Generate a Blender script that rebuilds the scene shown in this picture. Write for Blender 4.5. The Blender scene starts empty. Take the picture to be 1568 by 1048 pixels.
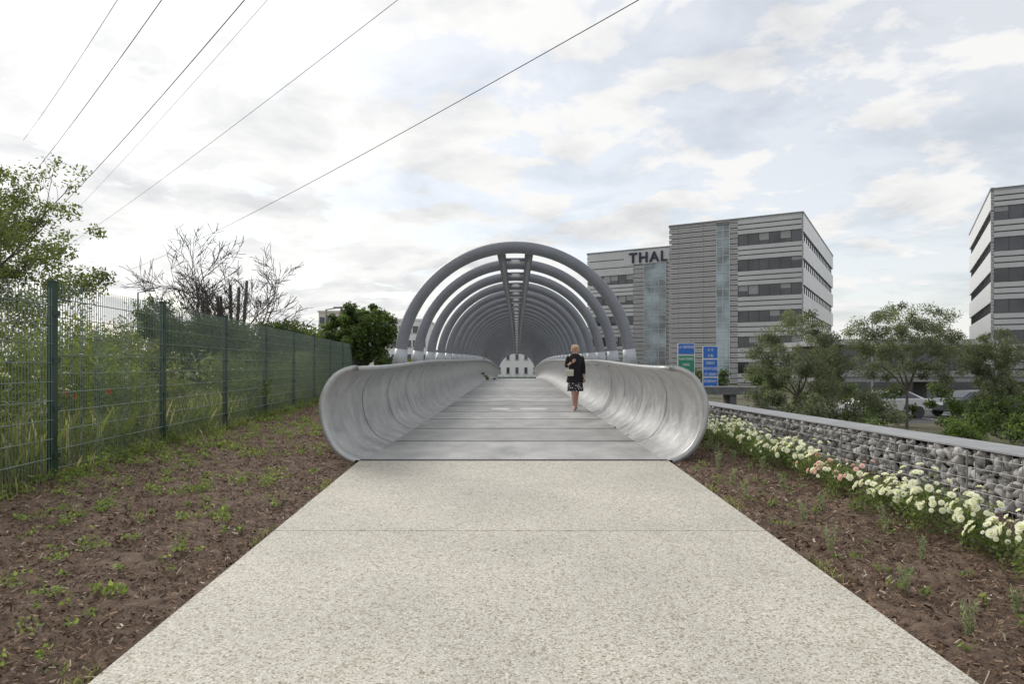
import bpy, math, random
import numpy as np
from mathutils import Vector, Matrix, noise
R = np.random.default_rng(7)
random.seed(7)
scene = bpy.context.scene
COL = scene.collection

# ------------------------------------------------------------ helpers
def root(name):
    o = bpy.data.objects.new(name, None); COL.objects.link(o); o.empty_display_size = .2
    return o
def link(o, parent=None):
    COL.objects.link(o)
    if parent: o.parent = parent
    return o
class Geo:
    def __init__(s): s.v=[]; s.f=[]; s.m=[]
    def add(s, vs, fs, m=0):
        b=len(s.v); s.v.extend([tuple(v) for v in vs])
        for f in fs: s.f.append(tuple(b+i for i in f)); s.m.append(m)
    def box(s, x0,x1,y0,y1,z0,z1, m=0, fr=None):
        P=[(x,y,z) for z in (z0,z1) for (x,y) in ((x0,y0),(x1,y0),(x1,y1),(x0,y1))]
        if fr:
            O,A,B=fr
            P=[(O[0]+p[0]*A[0]+p[1]*B[0], O[1]+p[0]*A[1]+p[1]*B[1], p[2]) for p in P]
        s.add(P,[(0,3,2,1),(4,5,6,7),(0,1,5,4),(1,2,6,5),(2,3,7,6),(3,0,4,7)],m)
    def tube(s, pts, rad, n=8, m=0, closed_ends=True):
        pts=[Vector(p) for p in pts]
        if not hasattr(rad,'__len__'): rad=[rad]*len(pts)
        vs=[]; ref=None
        for i,p in enumerate(pts):
            d=(pts[min(i+1,len(pts)-1)]-pts[max(i-1,0)]).normalized()
            if ref is None:
                ref=Vector((0,0,1)) if abs(d.z)<.9 else Vector((1,0,0))
            a=(ref-d*ref.dot(d)); a.normalize(); b=d.cross(a); ref=a
            for k in range(n):
                t=2*math.pi*k/n
                vs.append(p+(a*math.cos(t)+b*math.sin(t))*rad[i])
        fs=[]
        for i in range(len(pts)-1):
            for k in range(n):
                k2=(k+1)%n
                fs.append((i*n+k,i*n+k2,(i+1)*n+k2,(i+1)*n+k))
        if closed_ends:
            fs.append(tuple(range(n-1,-1,-1))); fs.append(tuple((len(pts)-1)*n+k for k in range(n)))
        s.add(vs,fs,m)
    def obj(s, name, mats, parent=None, smooth=False):
        me=bpy.data.meshes.new(name); me.from_pydata(s.v,[],s.f)
        for m in mats: me.materials.append(m)
        me.polygons.foreach_set('material_index', s.m)
        if smooth: me.polygons.foreach_set('use_smooth',[True]*len(s.f))
        me.update()
        return link(bpy.data.objects.new(name,me),parent)
def arr_mesh(name, V, k, C, mat, parent=None):
    """V (N,k,3) polygons, C (N,3) colours"""
    N=len(V); me=bpy.data.meshes.new(name)
    me.vertices.add(N*k); me.vertices.foreach_set('co', V.reshape(-1).astype(np.float32))
    me.loops.add(N*k); me.loops.foreach_set('vertex_index', np.arange(N*k,dtype=np.int32))
    me.polygons.add(N); me.polygons.foreach_set('loop_start', np.arange(0,N*k,k,dtype=np.int32))
    me.update(calc_edges=True)
    at=me.color_attributes.new('Col','FLOAT_COLOR','POINT')
    c=np.ones((N,k,4),np.float32); c[:,:,:3]=C[:,None,:]
    at.data.foreach_set('color', c.reshape(-1))
    me.materials.append(mat)
    return link(bpy.data.objects.new(name,me),parent)
def unit(n):
    v=R.normal(size=(n,3)); return v/np.linalg.norm(v,axis=1,keepdims=True)
def leafquads(P,size,aspect=.5,droop=0.0):
    n=len(P); l=unit(n); l[:,2]-=droop; l/=np.linalg.norm(l,axis=1,keepdims=True)
    q=unit(n); w=np.cross(l,q); w/=np.linalg.norm(w,axis=1,keepdims=True)+1e-6
    s=(size*R.uniform(.6,1.35,n))[:,None]
    return np.stack([P-l*s*.9,P+w*s*aspect,P+l*s,P-w*s*aspect],1)
def blades(P,h,w,lean=.35):
    n=len(P); a=R.uniform(0,2*math.pi,n); side=np.stack([np.cos(a),np.sin(a),0*a],1)
    b=R.uniform(0,2*math.pi,n); ln=np.stack([np.cos(b),np.sin(b),0*b],1)*(R.uniform(0,lean,n)*h)[:,None]
    up=np.stack([0*h,0*h,h],1); w=w[:,None]
    return np.stack([P-side*w,P+side*w,P+up*.6+ln*.4+side*w*.7,P+up+ln],1)
def cols(n,a,b,jit=.25):
    t=R.uniform(0,1,n)[:,None]; c=np.array(a)*(1-t)+np.array(b)*t
    return c*R.uniform(1-jit,1+jit,n)[:,None]

# ------------------------------------------------------------ materials
def newmat(name):
    m=bpy.data.materials.new(name); m.use_nodes=True
    nt=m.node_tree; return m,nt,nt.nodes['Principled BSDF']
def mat(name,c,rough=.6,metal=0,var=.15,scale=3,bump=0,bscale=None,spec=.5,c2=None,stretch=(1,1,1),rvar=0):
    m,nt,b=newmat(name); N=nt.nodes; L=nt.links
    tc=N.new('ShaderNodeTexCoord'); mp=N.new('ShaderNodeMapping'); mp.inputs['Scale'].default_value=stretch
    L.new(tc.outputs['Object'],mp.inputs['Vector'])
    nz=N.new('ShaderNodeTexNoise'); nz.inputs['Scale'].default_value=scale; nz.inputs['Detail'].default_value=7; nz.inputs['Roughness'].default_value=.62
    L.new(mp.outputs[0],nz.inputs['Vector'])
    r=N.new('ShaderNodeValToRGB'); r.color_ramp.elements[0].position=.3; r.color_ramp.elements[1].position=.7
    ca=[x*(1-var) for x in c]; cb=list(c2) if c2 else [min(1,x*(1+var)) for x in c]
    r.color_ramp.elements[0].color=(*ca,1); r.color_ramp.elements[1].color=(*cb,1)
    L.new(nz.outputs[0],r.inputs[0]); L.new(r.outputs[0],b.inputs['Base Color'])
    b.inputs['Roughness'].default_value=rough; b.inputs['Metallic'].default_value=metal
    b.inputs['Specular IOR Level'].default_value=spec
    if rvar:
        mr=N.new('ShaderNodeMapRange'); mr.inputs['To Min'].default_value=rough-rvar; mr.inputs['To Max'].default_value=rough+rvar
        mr.inputs['From Min'].default_value=.3; mr.inputs['From Max'].default_value=.7
        L.new(nz.outputs[0],mr.inputs[0]); L.new(mr.outputs[0],b.inputs['Roughness'])
    if bump:
        n2=N.new('ShaderNodeTexNoise'); n2.inputs['Scale'].default_value=bscale or scale*6; n2.inputs['Detail'].default_value=5
        L.new(mp.outputs[0],n2.inputs['Vector'])
        bp=N.new('ShaderNodeBump'); bp.inputs['Strength'].default_value=bump; bp.inputs['Distance'].default_value=.02
        L.new(n2.outputs[0],bp.inputs['Height']); L.new(bp.outputs[0],b.inputs['Normal'])
    return m
def leafmat(name,trans=.35,rough=.5):
    m,nt,b=newmat(name); N=nt.nodes; L=nt.links
    a=N.new('ShaderNodeAttribute'); a.attribute_name='Col'
    L.new(a.outputs['Color'],b.inputs['Base Color']); b.inputs['Roughness'].default_value=rough
    b.inputs['Specular IOR Level'].default_value=.35
    if trans:
        t=N.new('ShaderNodeBsdfTranslucent'); mx=N.new('ShaderNodeMixShader'); mx.inputs[0].default_value=trans
        g=N.new('ShaderNodeMixRGB'); g.blend_type='MULTIPLY'; g.inputs[0].default_value=1; g.inputs[2].default_value=(1.9,1.95,1.0,1)
        L.new(a.outputs['Color'],g.inputs[1]); L.new(g.outputs[0],t.inputs[0])
        L.new(b.outputs[0],mx.inputs[1]); L.new(t.outputs[0],mx.inputs[2])
        L.new(mx.outputs[0],N['Material Output'].inputs[0])
    return m
M_leaf=leafmat('foliage',.42); M_chip=leafmat('mulch_chips',0,.9); M_petal=leafmat('petals',.2,.6)
M_bark=mat('bark',(.13,.115,.10),.9,0,.4,8,.6,40)
M_ground=mat('rough_grass_ground',(.09,.105,.045),.95,0,.5,1.2,.5,20,c2=(.16,.14,.09))
M_soil=mat('soil',(.12,.076,.052),.95,0,.45,14,1,80,c2=(.23,.155,.108))
M_asph=mat('asphalt',(.06,.06,.062),.85,0,.2,4,.3,80)
def shell_mat():
    m,nt,b=newmat('galvanised_steel'); N=nt.nodes; L=nt.links
    tc=N.new('ShaderNodeTexCoord')
    n1=N.new('ShaderNodeTexNoise'); n1.inputs['Scale'].default_value=2.6; n1.inputs['Detail'].default_value=9; n1.inputs['Roughness'].default_value=.66; n1.inputs['Distortion'].default_value=.7
    L.new(tc.outputs['Object'],n1.inputs['Vector'])
    v=N.new('ShaderNodeTexVoronoi'); v.inputs['Scale'].default_value=26; v.inputs['Randomness'].default_value=1; L.new(tc.outputs['Object'],v.inputs['Vector'])
    s=N.new('ShaderNodeSeparateColor'); L.new(v.outputs['Color'],s.inputs[0])
    mx=N.new('ShaderNodeMath'); mx.operation='MULTIPLY_ADD'; L.new(s.outputs[0],mx.inputs[0]); mx.inputs[1].default_value=.08; L.new(n1.outputs[0],mx.inputs[2])
    r=N.new('ShaderNodeValToRGB'); e=r.color_ramp.elements; e[0].position=.38; e[0].color=(.35,.352,.35,1); e[1].position=.72; e[1].color=(.58,.583,.576,1)
    L.new(mx.outputs[0],r.inputs[0]); L.new(r.outputs[0],b.inputs['Base Color'])
    b.inputs['Metallic'].default_value=.45
    mr=N.new('ShaderNodeMapRange'); mr.inputs['From Min'].default_value=.35; mr.inputs['From Max'].default_value=.75; mr.inputs['To Min'].default_value=.36; mr.inputs['To Max'].default_value=.56
    L.new(mx.outputs[0],mr.inputs[0]); L.new(mr.outputs[0],b.inputs['Roughness'])
    n3=N.new('ShaderNodeTexNoise'); n3.inputs['Scale'].default_value=1.3; n3.inputs['Detail'].default_value=3; mp=N.new('ShaderNodeMapping'); mp.inputs['Scale'].default_value=(1,2.2,.6)
    L.new(tc.outputs['Object'],mp.inputs[0]); L.new(mp.outputs[0],n3.inputs['Vector'])
    bp=N.new('ShaderNodeBump'); bp.inputs['Strength'].default_value=.35; bp.inputs['Distance'].default_value=.05; L.new(n3.outputs[0],bp.inputs['Height']); L.new(bp.outputs[0],b.inputs['Normal'])
    return m
M_shell=shell_mat()
M_rim=mat('steel_rim',(.46,.465,.465),.45,.5,.08,6)
M_seam=mat('dark_joint',(.05,.05,.052),.7,0,.2,5)
M_arch=mat('painted_arch_tube',(.19,.20,.225),.42,.2,.10,3)
M_archl=mat('arch_foot_sleeve',(.42,.44,.47),.45,.3,.08,4)
def deckm(i,k):
    return mat('deck_concrete_%d'%i,(.37*k,.37*k,.362*k),.55,0,.22,1.9,.15,60,c2=(.52*k,.515*k,.50*k),stretch=(1,.5,1),rvar=.12)
M_decks=[deckm(0,1.0),deckm(1,1.14),deckm(2,.88)]
M_conc=mat('coping_concrete',(.31,.315,.325),.85,0,.16,3,.4,40)
M_wire=mat('galvanised_wire',(.35,.35,.35),.45,.6,.1,5)
M_fpost=mat('green_fence_paint',(.015,.045,.032),.4,0,.2,6)
M_fwire=mat('green_fence_wire',(.17,.22,.18),.35,.1,.15,6)
M_cable=mat('power_cable_metal',(.03,.03,.032),.6,.2,.1,2)
M_blk=mat('black_cloth',(.012,.012,.015),.85,0,.3,20,.3,80)
M_skin=mat('skin',(.55,.33,.24),.5,0,.06,12)
M_hair=mat('blonde_hair',(.66,.50,.30),.55,0,.25,40,.5,120,stretch=(1,1,.2))
M_bag=mat('cream_leather',(.6,.58,.47),.5,0,.08,12)
M_shoe=mat('shoe_leather',(.32,.2,.13),.5,0,.1,10)

def path_mat():
    m,nt,b=newmat('exposed_aggregate_concrete'); N=nt.nodes; L=nt.links
    tc=N.new('ShaderNodeTexCoord')
    v=N.new('ShaderNodeTexVoronoi'); v.inputs['Scale'].default_value=115; L.new(tc.outputs['Object'],v.inputs['Vector'])
    sp=N.new('ShaderNodeSeparateColor'); L.new(v.outputs['Color'],sp.inputs[0])
    r=N.new('ShaderNodeValToRGB'); e=r.color_ramp.elements
    e[0].position=0; e[0].color=(.25,.215,.165,1); e[1].position=1; e[1].color=(.73,.71,.65,1)
    for p,c in ((.10,(.36,.325,.26,1)),(.22,(.50,.47,.41,1)),(.75,(.57,.545,.485,1))):
        k=e.new(p); k.color=c
    L.new(sp.outputs[0],r.inputs[0])
    v2=N.new('ShaderNodeTexVoronoi'); v2.inputs['Scale'].default_value=60; L.new(tc.outputs['Object'],v2.inputs['Vector'])
    s2=N.new('ShaderNodeSeparateColor'); L.new(v2.outputs['Color'],s2.inputs[0])
    r2=N.new('ShaderNodeValToRGB'); r2.color_ramp.elements[0].color=(.72,.69,.62,1); r2.color_ramp.elements[0].position=.05; r2.color_ramp.elements[1].position=.16; r2.color_ramp.elements[1].color=(1,1,1,1)
    L.new(s2.outputs[0],r2.inputs[0])
    nz=N.new('ShaderNodeTexNoise'); nz.inputs['Scale'].default_value=.9; nz.inputs['Detail'].default_value=8; nz.inputs['Roughness'].default_value=.6; L.new(tc.outputs['Object'],nz.inputs['Vector'])
    r3=N.new('ShaderNodeValToRGB'); r3.color_ramp.elements[0].color=(.86,.855,.84,1); r3.color_ramp.elements[0].position=.35; r3.color_ramp.elements[1].position=.65; r3.color_ramp.elements[1].color=(1.03,1.02,1,1)
    L.new(nz.outputs[0],r3.inputs[0])
    m1=N.new('ShaderNodeMixRGB'); m1.blend_type='MULTIPLY'; m1.inputs[0].default_value=1; L.new(r.outputs[0],m1.inputs[1]); L.new(r2.outputs[0],m1.inputs[2])
    m2=N.new('ShaderNodeMixRGB'); m2.blend_type='MULTIPLY'; m2.inputs[0].default_value=1; L.new(m1.outputs[0],m2.inputs[1]); L.new(r3.outputs[0],m2.inputs[2])
    L.new(m2.outputs[0],b.inputs['Base Color']); b.inputs['Roughness'].default_value=.75
    bp=N.new('ShaderNodeBump'); bp.inputs['Strength'].default_value=.45; bp.inputs['Distance'].default_value=.003; bp.invert=True
    L.new(v.outputs['Distance'],bp.inputs['Height']); L.new(bp.outputs[0],b.inputs['Normal'])
    return m
M_path=path_mat()
def glass(name,c,rough=.08):
    m,nt,b=newmat(name); b.inputs['Base Color'].default_value=(*c,1); b.inputs['Roughness'].default_value=rough
    b.inputs['Specular IOR Level'].default_value=.8
    N=nt.nodes; L=nt.links
    tc=N.new('ShaderNodeTexCoord'); nz=N.new('ShaderNodeTexNoise'); nz.inputs['Scale'].default_value=.35
    L.new(tc.outputs['Object'],nz.inputs['Vector']); r=N.new('ShaderNodeValToRGB')
    r.color_ramp.elements[0].position=.35; r.color_ramp.elements[1].position=.65
    r.color_ramp.elements[0].color=(*[x*.5 for x in c],1); r.color_ramp.elements[1].color=(*[x*1.6 for x in c],1)
    L.new(nz.outputs[0],r.inputs[0]); L.new(r.outputs[0],b.inputs['Base Color'])
    return m
M_glass=glass('dark_window_glass',(.035,.04,.05))
M_glassb=glass('curtain_wall_glass',(.22,.28,.31),.05)
M_blind=mat('window_blinds',(.32,.33,.34),.6,0,.1,1)
M_clad=mat('grey_metal_cladding',(.20,.20,.205),.5,.1,.06,.6)
M_cladl=mat('light_metal_cladding',(.36,.36,.365),.45,.15,.08,.4)
M_cladw=mat('pale_metal_cladding',(.50,.51,.52),.45,.15,.08,.4)
M_white=mat('white_panel',(.74,.75,.76),.5,0,.04,.5)
M_navy=mat('navy_letters',(.02,.025,.06),.5,0,.1,1)
M_mull=mat('mullion',(.08,.085,.09),.5,.2,.1,1)
M_mullw=mat('white_mullion',(.55,.56,.57),.5,.2,.1,1)

# ------------------------------------------------------------ terrain
def sst(a,b,x):
    t=np.clip((x-a)/(b-a),0,1); return t*t*(3-2*t)
def pz(Y): return np.where(Y<8.2,-.0344*(8.2-Y),0.)
def gz(X,Y):
    X=np.asarray(X,float); Y=np.asarray(Y,float)
    b=np.maximum(pz(Y),-1.2)
    low=-1.6
    wx=3.95-(Y-6)*.076
    f=np.maximum(sst(.7,3.2,X-wx), sst(30,40,Y))
    f=np.maximum(f, sst(11,17,Y)*sst(-3.2,-1.5,X))
    back=sst(74,84,Y)*(1-sst(10,18,np.abs(X)))*(1-sst(140,200,Y))
    z=b*(1-f)+low*f
    return z*(1-back)+(-1.1)*back
xs=np.unique(np.concatenate([np.linspace(-1500,-60,12),np.linspace(-60,-14,20),np.linspace(-14,14,90),np.linspace(14,60,24),np.linspace(60,1500,12)]))
ys=np.unique(np.concatenate([np.linspace(-300,-8,8),np.linspace(-8,45,120),np.linspace(45,110,30),np.linspace(110,2500,16)]))
XX,YY=np.meshgrid(xs,ys); ZZ=gz(XX,YY)-.06
V=np.stack([XX,YY,ZZ],2).reshape(-1,3); nx=len(xs)
F=[(j*nx+i,j*nx+i+1,(j+1)*nx+i+1,(j+1)*nx+i) for j in range(len(ys)-1) for i in range(nx-1)]
g=Geo(); g.v=[tuple(v) for v in V]; g.f=F; g.m=[0]*len(F); g.obj('ground',[M_ground],smooth=True)

def fenceX(Y): return -4.9-(Y-7.2)*.098
def wallX(Y): return 4.02-(Y-5.4)*.076
def pc(Y): return -.04+.02*(8.2-Y)
def bed(name,xin,xout,y0,y1,st):
    ny=int((y1-y0)/st); n=int(4/st)
    vs=[];fs=[]
    for j in range(ny+1):
        Y=y0+(y1-y0)*j/ny; a=xin(Y); b=xout(Y)
        for i in range(n+1):
            t=i/n; X=a+(b-a)*t
            e=min(1,t/.04,(1-t)/.04)
            p=Vector((X,Y,0))
            z=float(pz(Y))-.03+e*(.014+.034*noise.noise(p*2.2)+.024*noise.noise(p*7)+.026*noise.noise(p*17))
            vs.append((X,Y,z))
    for j in range(ny):
        for i in range(n):
            q=j*(n+1)+i; fs.append((q,q+1,q+n+2,q+n+1))
    g=Geo(); g.add(vs,fs); return g.obj(name,[M_soil],smooth=True)
bed('soil_bed',lambda Y:pc(Y)-1.845,lambda Y:fenceX(Y)-.5,.5,22,.038)
bed('soil_bed',lambda Y:pc(Y)+1.845,lambda Y:wallX(Y)+.1,.5,20,.038)
def chips():
    n=120000
    Y=1.2+18*R.uniform(0,1,n)**1.7
    left=R.uniform(0,1,n)<.58
    inL=pc(Y)-1.86; inR=pc(Y)+1.86
    t=R.uniform(0,1,n)
    X=np.where(left,inL+(fenceX(Y)-.2-inL)*t,inR+(wallX(Y)-inR)*t)
    ok=~((Y>8.1)&(np.abs(X)<2.1)); X=X[ok];Y=Y[ok]; n=len(X)
    Z=pz(Y)-.010+R.uniform(-.006,.020,n)
    P=np.stack([X,Y,Z],1)
    a=R.uniform(0,2*math.pi,n); l=np.stack([np.cos(a),np.sin(a),R.normal(0,.4,n)],1)
    w=np.stack([-np.sin(a),np.cos(a),R.normal(0,.6,n)],1)
    s=R.uniform(.004,.022,n)[:,None]; ww=R.uniform(.002,.006,n)[:,None]
    V=np.stack([P-l*s-w*ww,P-l*s+w*ww,P+l*s+w*ww*.6,P+l*s-w*ww],1)
    C=cols(n,(.055,.032,.02),(.27,.185,.125),.45)
    k=R.uniform(0,1,n)<.05; C[k]=cols(k.sum(),(.38,.32,.25),(.52,.46,.37))
    arr_mesh('mulch',V,4,C,M_chip)
chips()

# ------------------------------------------------------------ path
g=Geo()
for (a,b) in ((-8,-.86),(-.846,5.134),(5.146,8.18)):
    n=6
    for i in range(n):
        y0=a+(b-a)*i/n; y1=a+(b-a)*(i+1)/n
        vs=[]
        for y in (y0,y1):
            for sx in (-1.852,1.852):
                z=-.0344*(8.2-y); vs+= [(pc(y)+sx,y,z),(pc(y)+sx,y,z-.15)]
        fs=[(0,2,6,4),(0,4,5,1),(2,3,7,6)]
        if i==0: fs.append((0,1,3,2))
        if i==n-1: fs.append((4,6,7,5))
        g.add(vs,fs,0)
g.box(-1.85,1.80,5.1,5.2,-.28,-.117,0)
g.obj('footpath',[M_path,M_seam])

# ------------------------------------------------------------ footbridge
HP=np.polyfit([8.2,16.7,30,45,55,78,82],[0,.05,.17,.22,.12,-.75,-.95],4)
h0=np.polyval(HP,8.2)
def hh(Y): return float(np.polyval(HP,Y)-h0)
bridge=root('footbridge')
BX=-.04; Y0,Y1=8.2,81.
prof=[(1.80,-.02),(1.86,0.0),(1.97,.04),(2.06,.096),(2.135,.17),(2.19,.26),(2.235,.36),(2.262,.47),(2.277,.58),(2.274,.69),(2.255,.78),(2.22,.86),(2.175,.935),(2.12,.995),(2.06,1.035),(2.0,1.062),(1.94,1.078),(1.885,1.085)]
def prof_at(Y):
    k=1+.10*float(sst(8.2,16,Y)); return [(u,z*k) for u,z in prof]
def offset(pr,d):
    out=[]
    for i,(u,z) in enumerate(pr):
        a=pr[max(i-1,0)]; b=pr[min(i+1,len(pr)-1)]
        tx,tz=b[0]-a[0],b[1]-a[1]; L=math.hypot(tx,tz); out.append((u+tz/L*d,z-tx/L*d))
    return out
ysb=[Y0+ (Y1-Y0)*i/146 for i in range(147)]
for sgn,nm in ((-1,'shell_west'),(1,'shell_east')):
    g=Geo()
    n=len(prof)
    for d in (0,.05):
        vs=[]
        for Y in ysb:
            for (u,z) in offset(prof_at(Y),d): vs.append((BX+sgn*u,Y,z+hh(Y)))
        fs=[]
        for j in range(len(ysb)-1):
            for i in range(n-1):
                q=j*n+i; fs.append((q,q+1,q+n+1,q+n))
        g.add(vs,fs,0)
    g.obj(nm,[M_shell],bridge,smooth=True)
    # lip closing strip between inner and outer skin
    g=Geo(); vs=[]
    for Y in ysb:
        a=offset(prof_at(Y),0)[-1]; b=offset(prof_at(Y),.05)[-1]
        vs+=[(BX+sgn*a[0],Y,a[1]+hh(Y)),(BX+sgn*b[0],Y,b[1]+hh(Y))]
    g.add(vs,[(2*j,2*j+1,2*j+3,2*j+2) for j in range(len(ysb)-1)],0)
    g.obj('lip_'+nm[-4:],[M_rim],bridge)
    g=Geo()
    p1=offset(prof_at(Y0),-.010); p2=offset(prof_at(Y0),.060)
    vs=[];fs=[]
    for yy in (Y0-.03,Y0+.03):
        for pr in (p1,p2):
            for (u,z) in pr: vs.append((BX+sgn*u,yy,z))
    for i in range(n-1):
        fs+=[(i,i+1,n+i+1,n+i),(2*n+i,2*n+i+1,i+1,i),(n+i,n+i+1,3*n+i+1,3*n+i)]
    fs.append((n-1,2*n-1,4*n-1,3*n-1))
    g.add(vs,fs,0)
    for Ys in np.arange(Y0+2.0,Y1,2.0):
        pr=prof_at(Ys); vs=[]
        for yy in (Ys-.010,Ys+.010):
            for (u,z) in offset(pr,-.006): vs.append((BX+sgn*u,yy,z+hh(Ys)))
        g.add(vs,[(i,i+1,n+i+1,n+i) for i in range(n-1)],1)
    g.obj('rim_and_seams_'+nm[-4:],[M_rim,M_seam],bridge,smooth=True)
    g=Geo()
    g.tube([(BX+sgn*1.862,Y,1.088*(1+.10*float(sst(8.2,16,Y)))+.018+hh(Y)) for Y in ysb],.028,10,0)
    g.tube([(BX+sgn*2.0,Y,-.20+hh(Y)) for Y in ysb[3:]],.14,10,0)
    g.obj('handrail_'+nm[-4:],[M_rim],bridge,smooth=True)
g=Geo()
g.box(BX-1.9,BX+1.9,Y0-.03,Y0+.05,-.12,.006,3)
Yp=Y0+.055; pi_=0
seq=[0,2,0,1,0,2,1,0,2,0,1]
while Yp<Y1:
    Yq=Yp+1.94
    nseg=3
    for k in range(nseg):
        a=Yp+(Yq-Yp)*k/nseg; b=Yp+(Yq-Yp)*(k+1)/nseg
        vs=[(BX-1.80,a,hh(a)+.004),(BX+1.80,a,hh(a)+.004),(BX+1.80,b,hh(b)+.004),(BX-1.80,b,hh(b)+.004)]
        vs+=[(x,y,z-.04) for x,y,z in vs]
        fs=[(0,1,2,3),(0,3,7,4),(1,5,6,2)]
        if k==0: fs.append((0,4,5,1))
        if k==nseg-1: fs.append((3,2,6,7))
        g.add(vs,fs,seq[pi_%11])
    if Yq<34:
        z=hh(Yq)+.007
        g.add([(BX-1.8,Yq-.008,z),(BX+1.8,Yq-.008,z),(BX+1.8,Yq+.058,z),(BX-1.8,Yq+.058,z)],[(0,1,2,3)],3)
    Yp=Yq+.05; pi_+=1
for a,b in zip(ysb[:-1],ysb[1:]):
    g.add([(BX-1.87,a,hh(a)-.05),(BX+1.87,a,hh(a)-.05),(BX+1.87,b,hh(b)-.05),(BX-1.87,b,hh(b)-.05)],[(0,1,2,3)],3)
for (xa,xb) in ((-.66,-.18),(.06,.76)):  # two pale flat shapes that paint bright reflections onto the deck
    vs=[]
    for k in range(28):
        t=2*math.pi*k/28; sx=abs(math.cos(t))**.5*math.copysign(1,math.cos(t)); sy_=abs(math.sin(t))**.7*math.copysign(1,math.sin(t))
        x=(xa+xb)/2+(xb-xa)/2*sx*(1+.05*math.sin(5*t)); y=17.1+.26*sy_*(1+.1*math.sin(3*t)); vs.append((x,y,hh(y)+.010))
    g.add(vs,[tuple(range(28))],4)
M_glint=mat('painted_deck_glint',(.74,.74,.72),.5,0,.12,6)
g.obj('deck',M_decks+[M_seam,M_glint],bridge)
CZ=1.2; RA=2.18
g=Geo(); gs=Geo()
ya=13.0; arcs=[]
while ya<80: arcs.append(ya); ya+=2.25
for Y in arcs:
    c=CZ+hh(Y); pts=[]
    for k in range(49):
        t=math.radians(-3+186*k/48); pts.append((BX+RA*math.cos(t),Y,c+RA*math.sin(t)))
    g.tube(pts,.115,14,0)
    for sg in (-1,1):
        gs.tube([(BX+sg*(RA+.03),Y,c-.10),(BX+sg*(RA+.0),Y,c+.10),(BX+sg*(RA-.015),Y,c+.24)],[.15,.128,.120],12,0)
sy=[13.0+ (79-13.0)*i/60 for i in range(61)]
for sx in (-.27,.27):
    g.tube([(BX+sx,Y,CZ+RA-.06+hh(Y)) for Y in sy],.085,10,0)
for Y in arcs:
    z=CZ+RA-.06+hh(Y)
    g.tube([(BX-.27,Y+1.1,z),(BX+.27,Y+1.1,z)],.035,6,0)
g.obj('arches_and_spine',[M_arch],bridge,smooth=True)
gs.obj('arch_feet',[M_archl],bridge,smooth=True)
gl=Geo()
for Y in arcs:
    z=CZ+RA-.10+hh(Y)
    gl.tube([(BX,Y+1.1,z+.02),(BX,Y+1.1,z-.03)],[.10,.12],12,0)
M_lampd=mat('lamp_diffuser',(.6,.6,.6),.3,0,.05,5)
gl.obj('ceiling_lamps',[M_lampd],bridge)
g=Geo()
for Y in np.arange(40,73,.55):
    c=CZ+hh(Y)
    g.tube([(BX+(RA)*math.cos(math.radians(t)),Y,c+(RA)*math.sin(math.radians(t))) for t in list(range(0,181,12))],.014,4,0,False)
for t in list(range(0,50,5))+list(range(130,181,5)):
    g.tube([(BX+RA*math.cos(math.radians(t)),Y,CZ+hh(Y)+RA*math.sin(math.radians(t))) for Y in np.linspace(40,73,24)],.010,4,0,False)
g.obj('safety_mesh',[M_arch],bridge)
g=Geo()
for Y in (22,48,72):
    for sx in (-1.4,1.4): g.tube([(BX+sx,Y,-2),(BX+sx,Y,hh(Y)-.15)],.3,14)
g.obj('piers',[M_conc],bridge,smooth=True)

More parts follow.
